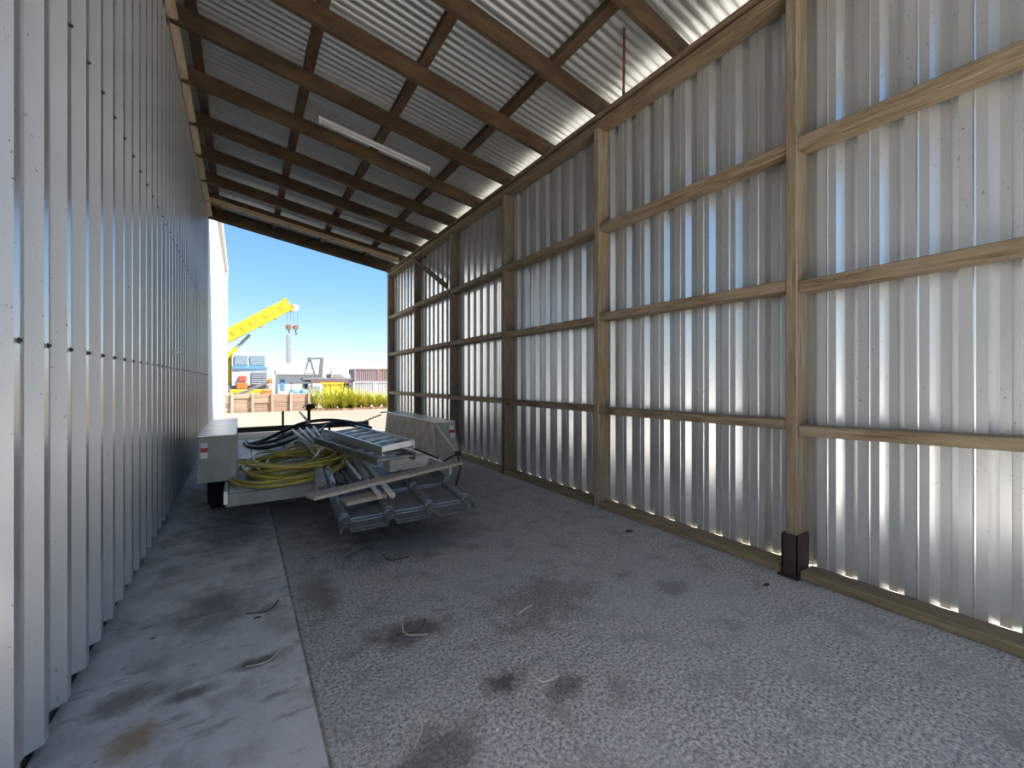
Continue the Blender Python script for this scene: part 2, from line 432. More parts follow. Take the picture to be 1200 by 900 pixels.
# mirrored: crests stand towards us, pans lie back
psl = []
for i in range(4):
    a = i*PL
    psl += [(a, .040), (a+PL-.112, .040), (a+PL-.080, 0), (a+PL-.036, 0), (a+PL, .040)]
slen = PL*4
sml = sheet_mesh('cladding_sheet', psl, XL, -1, 0, .06, 5.20, None).mesh('cladding_sheet', M['wall_l'], (XL, 0, 0))
y = 2.31-PL*14-.255; k = 0; crests = []
while y < Y1-.3:
    inst('cladding_sheet', sml, wlft, (XL-(.0015 if k % 2 else 0), y, 0))
    crests += [y+i*PL+PL-.058 for i in range(4)]
    y += slen; k += 1
yl_end = y
part('backing_wall', MB().box(-1.2, -.658, -3.0, yl_end, -.02, 6.4), M['gap_shade'], wlft)  # near-black colour stands in for the shade in the gap below the sheets
mb = MB()
for yy in crests:
    for z in (1.53, 2.90):
        mb.lathe((XL+.001, yy, z), (1, 0, 0), [(.0105, 0), (.0105, .003), (.0065, .004), (.0065, .010)], 6)
part('screws', mb, M['screw'], wlft, kind='stuff')
mb = MB()
for a, b in ((-.65, 1.6), (1.6, 5.2), (5.2, 8.1), (8.1, 11.2)):
    part('ledger_board', MB().box(XL+.002, XL+.085, a+.003, b-.003, 4.955, 5.0, .005), M['ledger'], wlft, (XL, a, 4.95))
mb = MB().lathe((XL, 5.72, 1.70), (1, 0, 0), [(.03, 0), (.03, .012), (.014, .016), (.014, .05), (.024, .05), (.024, .062)], 12)
part('tap', mb, M['white'], wlft)

# white wall of the neighbouring building beyond the shed
wf = root('wall_far', (XL, 17, 0), kind='structure')
mb = MB(); yy = yl_end+.02
part('cladding', MB().box(-1.2, XL+.0, yl_end+.02, 23.2, 0, 6.42), M['white_wall'], wf)
part('gutter', MB().prism([(XL+.002, 11.6, 6.34), (XL+.10, 11.6, 6.36), (XL+.13, 11.6, 6.46), (XL+.02, 11.6, 6.47)], (0, 11.3, 0)), M['gutter'], wf)
mb = MB().tube([(XL+.06, 22.85, 6.34), (XL+.06, 22.85, 6.1), (XL+.05, 22.85, 5.9), (XL+.05, 22.85, .03)], .045, 8)
for z in (5.6, 3.2, 1.0): mb.box(XL, XL+.105, 22.79, 22.91, z, z+.05)
part('downpipe', mb, M['gutter'], wf)

# ------------------------------------------------------------------ roof
SL = .157
def zb(x): return 4.33+SL*(XR-x)       # underside of the rafters
ce = root('ceiling', (1.4, 5, 4.33), kind='structure')
RAFT = [1.35+.975*k for k in range(-2, 11)]
rx0, rx1 = XL+.012, 3.58
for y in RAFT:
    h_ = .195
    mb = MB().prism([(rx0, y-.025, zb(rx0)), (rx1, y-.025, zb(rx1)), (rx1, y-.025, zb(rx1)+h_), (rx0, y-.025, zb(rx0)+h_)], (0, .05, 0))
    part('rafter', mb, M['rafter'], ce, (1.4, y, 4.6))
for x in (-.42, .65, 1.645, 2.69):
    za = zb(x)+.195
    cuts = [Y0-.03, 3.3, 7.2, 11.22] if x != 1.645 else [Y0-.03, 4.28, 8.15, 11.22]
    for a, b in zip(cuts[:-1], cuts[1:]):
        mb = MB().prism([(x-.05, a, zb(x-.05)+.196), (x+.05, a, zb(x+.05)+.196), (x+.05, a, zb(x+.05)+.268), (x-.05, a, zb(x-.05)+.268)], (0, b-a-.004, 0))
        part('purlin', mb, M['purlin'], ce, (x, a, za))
# thin pale strip along the second last rafter
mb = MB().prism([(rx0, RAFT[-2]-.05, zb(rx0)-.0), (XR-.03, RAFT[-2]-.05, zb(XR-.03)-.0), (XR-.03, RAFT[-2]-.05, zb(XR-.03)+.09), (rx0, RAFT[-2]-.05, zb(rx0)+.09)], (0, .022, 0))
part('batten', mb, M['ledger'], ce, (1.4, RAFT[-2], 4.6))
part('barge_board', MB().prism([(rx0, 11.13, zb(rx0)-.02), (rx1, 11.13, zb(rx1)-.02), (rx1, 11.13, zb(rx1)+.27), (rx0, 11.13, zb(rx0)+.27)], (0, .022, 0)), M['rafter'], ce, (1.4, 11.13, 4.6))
# corrugated roof sheets, ten corrugations each, corrugations run down the fall
CP = .0886; NC = 10; ROOF_T = .278
ex = 3.615
mb = MB(); nseg = NC*8
for i in range(nseg+3):
    yy = i*CP/8; dz = .0135*math.cos(2*math.pi*i/8)
    mb.v += [(XL-.05, yy, zb(XL-.05)+ROOF_T+dz), (ex, yy, zb(ex)+ROOF_T+dz)]
mb.f = [(2*i, 2*i+1, 2*i+3, 2*i+2) for i in range(nseg+2)]
rsm = mb.mesh('roofing_sheet', M['roof'], (1.4, 0, 4.7), True)
y = Y0-.1; k = 0
while y < 11.2:
    inst('roofing_sheet', rsm, ce, (1.4, y, 4.7+(.0012 if k % 2 else 0))); y += CP*NC; k += 1
# eaves gutter and rusty strap
mb = MB().prism([(3.605, Y0, 4.535), (3.70, Y0, 4.535), (3.72, Y0, 4.60), (3.71, Y0, 4.60), (3.695, Y0, 4.545), (3.612, Y0, 4.545), (3.605, Y0, 4.553)], (0, Y1-Y0+.05, 0))
part('eaves_gutter', mb, M['rail_brown'], ce)
mb = MB().beam((2.95, 2.62, zb(2.95)+.262), (3.31, 2.95, 4.335), .026, .003)
part('steel_strap', mb, M['rust'], ce)

# fluorescent batten light under the roof
yl = 6.0
lt = root('batten_light', (1.65, yl, zb(1.65)+.19), 'long white fluorescent batten light fixed crosswise under the roof purlins', 'light')
def sl_beam(x0, x1, w, o, h):
    return MB().prism([(x0, yl-w/2, zb(x0)+o), (x1, yl-w/2, zb(x1)+o), (x1, yl-w/2, zb(x1)+o+h), (x0, yl-w/2, zb(x0)+o+h)], (0, w, 0))
part('housing', sl_beam(.86, 2.42, .05, .150, .042), M['white'], lt)
part('tube', MB().tube([(.90, yl, zb(.90)+.128), (2.38, yl, zb(2.38)+.128)], .015, 10), M['white'], lt, smooth=True)
for x in (.88, 2.40): part('lamp_holder', MB().box(x-.012, x+.012, yl-.018, yl+.018, zb(x)+.105, zb(x)+.152), M['white'], lt)

# ------------------------------------------------------------------ trailer
DZ = .40
tr = root('flatbed_trailer', (1.0, 6.4, 0), 'grey low flatbed trailer with wheel boxes, parked inside the shed loaded with junk', 'trailer')
TX0, TX1, TY0, TY1 = -.118, 2.07, 4.45, 8.3
nb = 10; bw = (TX1-TX0-.04)/nb
for i in range(nb):
    x0 = TX0+.02+i*bw
    part('deck_board', MB().box(x0+.004, x0+bw-.004, TY0+.05, TY1, DZ-.03, DZ+random.uniform(-.002, .001), .003), M['deck_board'], tr, (x0, 6, DZ))
part('rear_beam', MB().box(TX0+.005, TX1, TY0, TY0+.045, .275, .392, .004), M['trailer_grey'], tr)
for x in (TX0, TX1-.02): part('side_rail', MB().box(x-.012, x+.018, TY0-.003, TY1, .30, DZ+.018, .003), M['box_top'], tr)
mb = MB()
for y in (5.0, 5.8, 6.6, 7.4, 8.1): mb.box(TX0+.05, TX1-.05, y, y+.06, .30, .368)
for x in (.35, 1.55): mb.box(x, x+.07, TY0+.05, TY1, .24, .30)
part('chassis', mb, M['black'], tr)
mb = MB().box(TX0, TX1+.02, TY1, TY1+.05, .52, .61, .004)
part('head_rail', mb, M['rail_brown'], tr)
for x in (TX0+.01, .6, 1.36, TX1-.04): part('stake', MB().box(x, x+.035, TY1+.003, TY1+.045, .34, .52 if x != .6 else .86), M['black'], tr)
# wheel boxes
def wheel_box(xa, xb, inner, name):
    poly = lambda x: [(x, 4.87, .43), (x, 5.0, .855), (x, 7.05, .855), (x, 7.2, .43)]
    mb = MB().prism(poly(xa), (xb-xa, 0, 0))
    b = part('wheel_box', mb, M['trailer_grey'], tr)
    part('box_lid', MB().box(xa-.006, xb+.006, 4.985, 7.06, .856, .866, .002), M['box_top'], b)
    xi = inner
    part('inner_panel', MB().prism([(xi, 4.90, .44), (xi, 5.012, .845), (xi, 7.03, .845), (xi, 7.17, .44)], (.004 if inner > 1 else -.004, 0, 0)), M['box_side'], b, label='cream inner panel')
    return b
wb1 = wheel_box(-.345, -.045, -.040, 'l'); wb2 = wheel_box(2.075, 2.365, 2.070, 'r')
def tail_lamp(b, x, z):
    def q(za, zc, m, nm):
        t = lambda z_: 4.87+(z_-.43)/.425*.13
        part(nm, MB().prism([(x, t(za)-.022, za), (x+.058, t(za)-.022, za), (x+.058, t(zc)-.022, zc), (x, t(zc)-.022, zc)], (0, .018, 0)), m, b)
    q(z, z+.055, M['lens_w'], 'clear_lens'); q(z+.057, z+.093, M['lens_r'], 'red_lens'); q(z+.095, z+.145, M['lens_w'], 'clear_lens')
tail_lamp(wb1, -.325, .655); tail_lamp(wb2, 2.275, .665)
part('brace_bar', MB().beam((2.085, 4.96, .83), (2.17, 4.47, .49), .03, .03, .004), M['box_side'], tr)
# front frame of the right box, in cream angle
mb = MB().beam((2.06, 7.35, .40), (2.06, 7.35, .83), .03, .03).beam((2.20, 7.35, .40), (2.20, 7.35, .83), .03, .03).beam((2.05, 7.35, .84), (2.22, 7.35, .84), .03, .02)
part('end_frame', mb, M['box_side'], tr)
part('stay_bar', MB().beam((2.06, 7.36, .80), (1.98, 8.3, .60), .018, .018), M['rail_brown'], tr)
# wheels
for x in (-.20, 2.225):
    for y in (5.62, 6.42):
        w_ = MB().lathe((x-.095, y, .315), (1, 0, 0), [(.19, 0), (.27, .0), (.315, .03), (.315, .16), (.27, .19), (.19, .19)], 24)
        wo = part('wheel', w_, M['tyre'], tr, (x, y, .315), True)
        part('hub', MB().lathe((x-.10, y, .315), (1, 0, 0), [(.05, -.003), (.18, .01), (.18, .185), (.05, .203)], 16), M['trailer_grey'], wo)
# drawbar with jockey stand
mb = MB().beam((.35, TY1, .33), (1.08, 9.9, .36), .07, .09).beam((1.80, TY1, .33), (1.10, 9.9, .36), .07, .09).beam((1.09, 9.8, .37), (1.09, 10.25, .39), .08, .08)
part('drawbar', mb, M['black'], tr)
js = MB().tube([(1.07, 8.62, .09), (1.07, 8.62, .84)], .028, 10).tube([(1.07, 8.62, .84), (1.07, 8.62, .90)], .045, 10)
j = part('jockey_stand', js, M['black'], tr)
part('winch_head', MB().box(1.03, 1.16, 8.56, 8.68, .86, .96, .02), M['black'], j)
part('jockey_wheel', MB().lathe((1.04, 8.62, .09), (1, 0, 0), [(.03, 0), (.085, .005), (.085, .055), (.03, .06)], 16), M['tyre'], j)
mb = MB().tube([(1.07, 8.6, .92), (.98, 8.58, .93), (.975, 8.58, .90), (.95, 8.58, .90)], .011, 6)
part('crank_handle', mb, M['black'], j)

# ------------------------------------------------------------------ load on the trailer
# pressed metal tile sheets, overhanging the tail
def tile_sheet(name, dx, dy, dz, label):
    X0, W, P4 = .62+dx, 1.05, 3
    mb = MB(); rows = []
    prof = []
    pitch = W/3.03
    for k in range(4):
        c = X0+.03+k*pitch
        prof += [(c-.036, -.004), (c-.030, .026), (c-.014, .042), (c+.012, .042), (c+.030, .026), (c+.036, -.004)]
        if k < 3: prof += [(c+.10, -.004), (c+.20, -.006), (c+.27, -.003)]
    ys = [(3.235, -.0), (3.36, .012), (3.365, .030), (3.82, .020), (3.825, .040), (4.30, .030), (4.305, .048), (4.62, .040)]
    def zz(y): return .272+dz+(y-3.235)*.100 if y < 4.45 else .3935+dz+.0
    n = len(prof)
    for (yy, o) in ys:
        for (x, h_) in prof: mb.v.append((x+(yy-3.2)*.05, yy+dy, zz(yy)+o*.85+h_))
    for j in range(len(ys)-1):
        for i in range(n-1): mb.f.append((j*n+i, j*n+i+1, (j+1)*n+i+1, (j+1)*n+i))
    o = solid(name, mb, M['tile'], label, 'roof sheet', 'metal tile sheets', (1.15, 3.9, .38))
    s_ = o.modifiers.new('thickness', 'SOLIDIFY'); s_.thickness = .006; s_.offset = 1
    return o
tile_sheet('tile_sheet', 0, 0, 0, 'charcoal pressed metal tile sheet, lower of the two overhanging the trailer tail')
tile_sheet('tile_sheet', .012, .035, .014, 'charcoal pressed metal tile sheet, upper of the two, directly under the pipes and plank')

# pipes lying lengthwise behind the plank
def pipe(name, a, b, r, m, label, inner=.62, n=12, group='pipes on the trailer'):
    o = solid(name, MB().tube([a, b], r, n, True, inner), M[m], label, 'pipe', group, a, False)
    for p in o.data.polygons: p.use_smooth = len(p.vertices) == 4
    return o
pipe('pipe', (.965, 3.47, .437), (1.19, 6.1, .47), .020, 'pipe_pale', 'pale round pipe whose open end pokes out under the plank, left of two')
pipe('pipe', (1.060, 3.44, .440), (1.275, 6.0, .475), .024, 'pipe_pale', 'pale round pipe whose open end pokes out under the plank, right of two', .55)
pipe('pipe', (.60, 4.02, .455), (.83, 6.2, .455), .048, 'pipe', 'thick grey pipe at the left edge of the pipe pile, by the hose coil', .86, 16)
pipe('pipe', (.715, 4.12, .452), (.93, 6.3, .46), .020, 'pipe_white', 'short white pipe with open end beside the thick grey pipe', .6)
pipe('pipe', (.775, 4.05, .438), (.98, 6.2, .445), .028, 'pipe_dark', 'dark tube between the white pipe and the steel channel', .8)
pipe('pipe', (.925, 3.98, .497), (1.07, 6.2, .505), .014, 'pipe_white', 'thin bright rod lying on top of the pipe pile', .5)
pipe('pipe', (1.03, 4.06, .455), (1.18, 6.2, .50), .030, 'pipe', 'grey pipe under the ladder beside the thin bright rod', .8)
mb = MB().beam((.85, 3.98, .432), (1.04, 6.2, .44), .055, .006).beam((.826, 3.98, .452), (1.016, 6.2, .46), .005, .04).beam((.874, 3.98, .452), (1.064, 6.2, .46), .005, .04)
solid('steel_channel', mb, M['pipe_dark'], 'open dark steel channel lying among the pipes', 'channel', None, (.85, 4, .43))
# plank and offcut
mb = MB().beam((.455, 3.62, .475), (2.02, 4.20, .485), .15, .030, .004)
solid('plank', mb, M['plank'], 'long weathered grey plank lying askew across the pipes and tile sheets', 'plank', None, (1.2, 3.9, .47))
mb = MB().beam((.70, 3.62, .397), (1.05, 3.68, .402), .16, .036, .004)
solid('board_offcut', mb, M['plank'], 'short board offcut lying on the tile sheets beneath the plank', 'board', None, (.85, 3.65, .40))
mb = MB().beam((1.62, 4.62, .41), (2.02, 4.66, .41), .42, .022, .004)
solid('plywood_offcut', mb, M['plank'], 'grey plywood piece lying flat on the deck beside the right wheel box', 'board', None, (1.8, 4.6, .41))
# timber block and bearer under the ladder
mb = MB().beam((1.275, 4.36, .510), (1.735, 4.44, .510), .16, .125, .006)
solid('timber_block', mb, M['block'], 'pale timber block with knots, propping the near end of the ladder', 'block', None, (1.5, 4.4, .51))
mb = MB().beam((.72, 5.75, .530), (1.62, 5.85, .530), .09, .10, .006)
solid('bearer', mb, M['plank'], 'grey timber bearer across the pipes under the far end of the ladder', 'block', None, (1.1, 5.8, .53))
# ladder: two nested sections
def channel_rail(mb, a, b, h_, side):
    a, b = Vector(a), Vector(b)
    mb.beam(a, b, .006, h_)
    for s_ in (-1, 1):
        up = Vector((0, 0, s_*(h_/2-.003)))
        d = Vector((side*.014, 0, 0))
        mb.beam(a+up+d, b+up+d, .028, .006)
    return mb
ld = root('ladder', (1.2, 5.1, .58), 'aluminium extension ladder of two nested sections lying on the load', 'ladder')
NL, NR, FL, FR = Vector((1.19, 4.20, .735)), Vector((1.53, 4.22, .775)), Vector((.985, 6.0, .735)), Vector((1.355, 6.04, .775))
dn = Vector((0, 0, -.046))
part('left_rail', channel_rail(MB(), NL+dn, FL+dn, .088, 1), M['alu'], ld)
part('right_rail', channel_rail(MB(), NR+dn, FR+dn, .088, -1), M['alu'], ld)
for k in range(7):
    t = .035+k*.148
    a, b = NL.lerp(FL, t)+Vector((0, 0, -.026)), NR.lerp(FR, t)+Vector((0, 0, -.026))
    part('rung', MB().beam(a, b, .055, .030, .006) if k else MB().beam(a+Vector((0, 0, -.012)), b+Vector((0, 0, -.012)), .03, .062, .003), M['alu'], ld)
NL2, NR2, FL2, FR2 = Vector((1.10, 4.06, .655)), Vector((1.50, 4.10, .662)), Vector((.80, 5.95, .655)), Vector((1.26, 6.0, .662))
d2 = Vector((0, 0, -.037))
lo = part('lower_left_rail', channel_rail(MB(), NL2+d2, FL2+d2, .074, 1), M['alu_dark'], ld)
part('lower_right_rail', channel_rail(MB(), NR2+d2, FR2+d2, .074, -1), M['alu_dark'], ld)
for k in range(7):
    t = .03+k*.15
    part('lower_rung', MB().beam(NL2.lerp(FL2, t)+d2, NR2.lerp(FR2, t)+d2, .05, .03, .005), M['alu_dark'], ld)

# hoses
def smooth_path(pts, n=8, closed=False):
    P_ = [Vector(p) for p in pts]; out = []
    N_ = len(P_)
    for i in range(N_-1 if not closed else N_):
        p0, p1, p2, p3 = (P_[(i-1) % N_] if closed or i > 0 else P_[0]), P_[i], P_[(i+1) % N_], (P_[(i+2) % N_] if closed or i+2 < N_ else P_[-1])
        for k in range(n):
            t = k/n
            out.append(.5*((2*p1)+(p2-p0)*t+(2*p0-5*p1+4*p2-p3)*t*t+(3*p1-p0-3*p2+p3)*t**3))
    if not closed: out.append(P_[-1])
    return out
rh = random.Random(4)
pts = []
turns = 15
for i in range(turns*10):
    a = 2*math.pi*i/10+.6; t = i/(turns*10)
    k = (i//10)
    rx = .42+.10*math.sin(k*2.1)+rh.uniform(-.02, .02); ry = .55+.18*math.cos(k*1.7)+rh.uniform(-.03, .03)
    cx_, cy_ = .50+.07*math.sin(k*1.3), 5.22+.10*math.cos(k*2.3)
    z = .418+.010*k+.035*math.sin(a*2+k)*(.3+.05*k)
    if k == 3: rx, ry, cx_, cy_ = .56, .80, .47, 5.12
    if k == 7: rx, ry = .50, .70
    x = cx_+rx*math.cos(a)+.10*math.sin(a); yy = cy_+ry*math.sin(a)
    if x > .98: z += .05
    pts.append((x, yy, max(.418, z)))
mb = MB().tube(smooth_path(pts, 5), .0155, 7)
hose = solid('hose', mb, M['hose_y'], 'coiled yellow hose heaped on the left rear of the trailer deck', 'hose', None, (.5, 5.2, .40), True)
mb = MB().lathe((pts[-1][0], pts[-1][1], pts[-1][2]), (1, -.4, .1), [(.018, -.03), (.022, -.02), (.022, .03), (.014, .04)], 8)
part('hose_end', mb, M['pipe_pale'], hose, label='pale hose fitting')
mb = MB().tube(smooth_path([(.74, 5.0, .50), (.70, 5.3, .56), (.66, 5.8, .62), (.62, 6.1, .60), (.66, 6.5, .52), (.86, 6.7, .50), (1.05, 6.8, .52)], 8), .014, 7)
solid('hose', mb, M['hose_g'], 'grey flexible hose arching over the yellow coil', 'hose', None, (.7, 5.8, .5), True)
def khose(name, pp, r, m, label):
    return solid(name, MB().tube(smooth_path(pp, 8), r, 8), M[m], label, 'hose', None, pp[0], True)
khose('hose', [(.08, 8.1, .42), (.05, 7.7, .42), (.12, 7.25, .42), (.34, 7.0, .43), (.75, 7.25, .50), (1.10, 7.7, .60), (1.5, 7.9, .62), (1.85, 7.7, .55)], .026, 'hose_k', 'thick black hose, nearest of those sweeping across the deck front')
khose('hose', [(.10, 7.5, .42), (.30, 7.75, .44), (.62, 8.0, .55), (.95, 8.1, .66), (1.35, 8.15, .68), (1.75, 8.0, .62), (1.95, 7.6, .55)], .030, 'hose_k', 'thick black hose, highest of those sweeping across the deck front')
khose('hose', [(.20, 7.5, .42), (.45, 7.55, .45), (.80, 7.75, .55), (1.15, 7.95, .62), (1.55, 8.0, .66)], .022, 'hose_k', 'black hose running between the two thick black hoses')
khose('hose', [(.08, 7.9, .415), (.16, 7.35, .415), (.36, 7.2, .42), (.52, 7.35, .43), (.40, 7.7, .42), (.22, 7.75, .42)], .014, 'hose_g', 'thin grey hose looped near the left front of the deck')
khose('hose', [(1.0, 6.9, .60), (1.15, 7.3, .66), (1.38, 7.5, .69), (1.62, 7.45, .67), (1.75, 7.2, .60), (1.80, 6.9, .50)], .020, 'hose_k', 'black hose curling behind the ladder')
# crumpled pale sheet under the hoses
rc = random.Random(11); mb = MB(); nx, ny = 16, 14
for i in range(nx+1):
    for k in range(ny+1):
        u, v = i/nx, k/ny
        edge = min(u, 1-u, v, 1-v)*5
        z = .405+min(1, edge)*(.09+.06*rc.random()+.07*math.sin(u*7+v*3)*math.sin(v*6+1))
        mb.v.append((.50+u*1.20+.06*rc.uniform(-1, 1), 6.35+v*1.75+.06*rc.uniform(-1, 1), max(.403, z)))
mb.f = [(i*(ny+1)+k, i*(ny+1)+k+1, (i+1)*(ny+1)+k+1, (i+1)*(ny+1)+k) for i in range(nx) for k in range(ny)]
solid('plastic_sheet', mb, M['sack'], 'crumpled pale plastic sheet spread under the black hoses', 'sheet', None, (1, 7.2, .40))
for k in range(4):
    a = (.80+.052*k, 5.98-.02*k, .515+.006*k); b = (.70+.105*k, 7.6, .60+.01*k)
    pipe('pipe', a, b, .019, 'pipe_white', 'white pipe left of the ladder\'s far end, '+('leftmost', 'second from the left', 'third from the left', 'rightmost, nearest the ladder')[k]+' of four fanned out', .6, 10, 'white pipes beside the ladder')
pipe('pipe', (1.00, 8.0, .66), (.93, 8.75, .80), .020, 'pipe_white', 'white pipe sticking up over the head rail by the jockey stand', .6, 10, 'white pipes beside the ladder')
# red strap
mb = MB().beam((1.93, 4.40, .470), (2.125, 4.41, .545), .004, .022).beam((2.125, 4.41, .545), (2.16, 4.405, .375), .004, .026).beam((2.16, 4.405, .375), (2.08, 4.40, .12), .004, .026)
st_ = root('ratchet_strap', (2.1, 4.41, .12), 'dark red ratchet strap hanging from the right rear corner of the trailer', 'strap')
part('webbing', mb, M['red'], st_)
part('buckle', MB().box(2.085, 2.165, 4.38, 4.43, .52, .575, .01), M['black'], st_)
part('hook', MB().tube(smooth_path([(1.93, 4.40, .470), (1.905, 4.39, .48), (1.89, 4.40, .50), (1.905, 4.41, .515)], 5), .009, 6), M['box_top'], st_)

# ------------------------------------------------------------------ litter on the floor
def twig(a, b, r, m, label, cat='twig', bend=.02):
    a, b = Vector(a), Vector(b); mid = (a+b)/2+Vector((b.y-a.y, a.x-b.x, 0))*bend*8
    mid.z = r
    return solid('straw' if m == 'straw' else 'twig', MB().tube(smooth_path([a, mid, b], 4), r, 5), M[m], label, cat, None, a)
twig((1.38, 2.05, .004), (1.52, 2.09, .004), .004, 'straw', 'pale straight stick in the middle of the aggregate slab', 'stick', 0)
twig((.55, 1.52, .003), (.62, 1.70, .003), .0025, 'straw', 'long thin straw near the dark stain at bottom centre', 'straw')
twig((1.16, 1.62, .003), (1.26, 1.52, .003), .003, 'straw', 'bent pale straw right of the round dark stain', 'straw', .05)
twig((.72, 2.25, .004), (.90, 2.30, .004), .003, 'twig', 'brown twig lying in the brown stain', 'twig', .04)
twig((.78, 2.35, .004), (.86, 2.16, .004), .003, 'straw', 'dry stalk crossing the brown twig in the brown stain', 'straw', .04)
twig((.95, 3.35, .005), (1.12, 3.20, .005), .005, 'twig', 'brown twig on the dark floor in front of the tile sheets', 'twig', .05)
twig((.02, 2.40, .004), (.17, 2.45, .004), .003, 'straw', 'pale stalk lying over the dark smear on the smooth slab', 'straw', .03)
twig((.02, 2.95, .004), (.20, 3.02, .004), .004, 'twig', 'twig on the smooth slab in front of the trailer', 'twig', .05)
rp = random.Random(3)
for (x, yy, s_, m_, lab, cat) in [(.86, 1.42, .011, 'pebble', 'small white pebble near the bottom centre of the floor', 'pebble'),
                          (1.07, 1.32, .009, 'pebble', 'tiny white pebble right of the round dark stain', 'pebble'),
                          (3.02, 2.62, .05, 'leaf_dry', 'dark dry leaf on the floor below the second bay of the right wall', 'leaf'),
                          (3.02, 1.42, .035, 'leaf_dry', 'dark scrap on the floor just left of the brown post shoe', 'scrap'),
                          (.08, 2.87, .02, 'leaf_dry', 'small black scrap on the smooth slab', 'scrap'),
                          (-.40, 2.95, .014, 'leaf_dry', 'small black speck of grit by the left wall', 'scrap')]:
    mb = MB(); n = 8
    flat = .18 if 'leaf' in m_ else .8
    ring = [(x+math.cos(k*2*math.pi/n)*s_*rp.uniform(.7, 1.2), yy+math.sin(k*2*math.pi/n)*s_*.6*rp.uniform(.7, 1.2)) for k in range(n)]
    mb.v = [(a, b, 0.0) for a, b in ring]+[(x+(a-x)*.7, yy+(b-yy)*.7, s_*flat*rp.uniform(.6, 1)) for a, b in ring]+[(x, yy, s_*flat)]
    mb.f = [(k, (k+1) % n, n+(k+1) % n, n+k) for k in range(n)]+[(n+k, n+(k+1) % n, 2*n) for k in range(n)]
    solid('pebble' if m_ == 'pebble' else ('leaf' if cat == 'leaf' else 'scrap'), mb, M[m_], lab, cat, None, (x, yy, 0))

# ------------------------------------------------------------------ the yard beyond
# low retaining wall of sleepers
sw = root('sleeper_wall', (1.2, 22, -.03), 'low wall of stacked brown sleepers with posts at the edge of the yard', 'wall')
sx = [-1.9, -1.11, -.33, .434, 1.2, 1.966, 2.729]
for i in range(6):
    for r in range(4):
        z0 = -.03+r*.205
        part('sleeper', MB().box(sx[i]+.02, sx[i+1]-.02, 22.06+random.uniform(-.02, .02), 22.22, z0, z0+.19, .012), M['sleeper'], sw, (sx[i], 22, z0))
for x in sx: part('wall_post', MB().box(x-.045, x+.045, 21.95, 22.06, -.03, .86, .008), M['fpost'], sw, (x, 22, 0))
# brick edging
be = root('brick_edging', (4.2, 21.6, -.03), 'row of red bricks laid as edging in front of the flax', 'edging')
bm_ = MB().box(0, .22, 0, .10, 0, .075, .006).mesh('brick', M['brick'])
for k in range(28): inst('brick', bm_, be, (2.72+k*.235, 21.45+random.uniform(-.02, .02), -.03), (0, 0, random.uniform(-.04, .04)))
# flax bushes
def flax(x, y, s, nb_, m, label, seed, spread=1.35):
    r_ = random.Random(seed); mb = MB()
    for k in range(nb_):
        a = r_.uniform(0, 2*math.pi); lean = r_.uniform(.15, spread); L_ = s*r_.uniform(.75, 1.15); w = .035*r_.uniform(.7, 1.2)
        d = Vector((math.cos(a), math.sin(a), 0)); sd = Vector((-d.y, d.x, 0)); b0 = Vector((x, y, -.03))+d*r_.uniform(0, .12)
        o = len(mb.v)
        for j in range(5):
            t = j/4; p = b0+d*(L_*lean*(t**1.6)*.8)+Vector((0, 0, L_*(t-.32*lean*t*t)))
            ww = w*(1-t*.92)*(1 if j else .6)
            mb.v += [tuple(p-sd*ww), tuple(p-Vector((0, 0, .012*(1-t)))), tuple(p+sd*ww)]
        for j in range(4):
            q = o+3*j
            mb.f += [(q, q+1, q+4, q+3), (q+1, q+2, q+5, q+4)]
    r0 = root('flax_bush', (x, y, -.03), label, 'bush', 'flax bushes along the yard')
    part('leaves', mb, M[m], r0, kind='stuff')
    part('stem_base', MB().lathe((x, y, -.03), (0, 0, 1), [(.16, 0), (.14, .08), (.06, .16)], 10), M['leaf_a'], r0)
fx = [(3.50, 1.0, 'a', 'full flax bush at the left of the row, just clear of the sleeper wall'), (3.85, 1.3, 'a', 'tall green flax bush, just right of the bush beside the sleeper wall'),
      (4.25, 1.30, 'b', 'tall yellow flax bush below the yellow bin'), (4.68, 1.25, 'a', 'green flax bush in the middle of the row, right of the yellow bin'),
      (5.05, 1.15, 'b', 'yellow flax bush in front of the left edge of the containers'), (5.55, 1.0, 'a', 'lower green flax bush in front of the stacked containers'),
      (6.05, .98, 'b', 'yellow flax bush below the right of the containers'), (6.55, .95, 'b', 'flax bush at the right end of the row by the shed post'),
      (3.45, .75, 'b', 'small yellow flax at the front left of the row'), (4.8, .8, 'b', 'small yellow flax at the front of the middle of the row'),
      (3.8, .78, 'a', 'small green flax at the front below the yellow bin'), (5.3, .72, 'b', 'small yellow flax at the front, left of the containers\' middle'), (5.85, .75, 'a', 'small green flax at the front below the containers'), (6.35, .7, 'b', 'small yellow flax at the front by the shed post'), (4.3, .7, 'a', 'small green flax in front, between the two largest yellow bushes')]
for i, (x, s, k, lab) in enumerate(fx): flax(x, 22.3-(.5 if s < .9 else 0), s, 120, 'leaf_'+k, lab, i+20, .75 if i == 0 else 1.35)
flax(3.12, 22.95, 1.15, 90, 'leaf_a', 'narrow upright flax bush partly behind the right end of the sleeper wall', 60, .6)
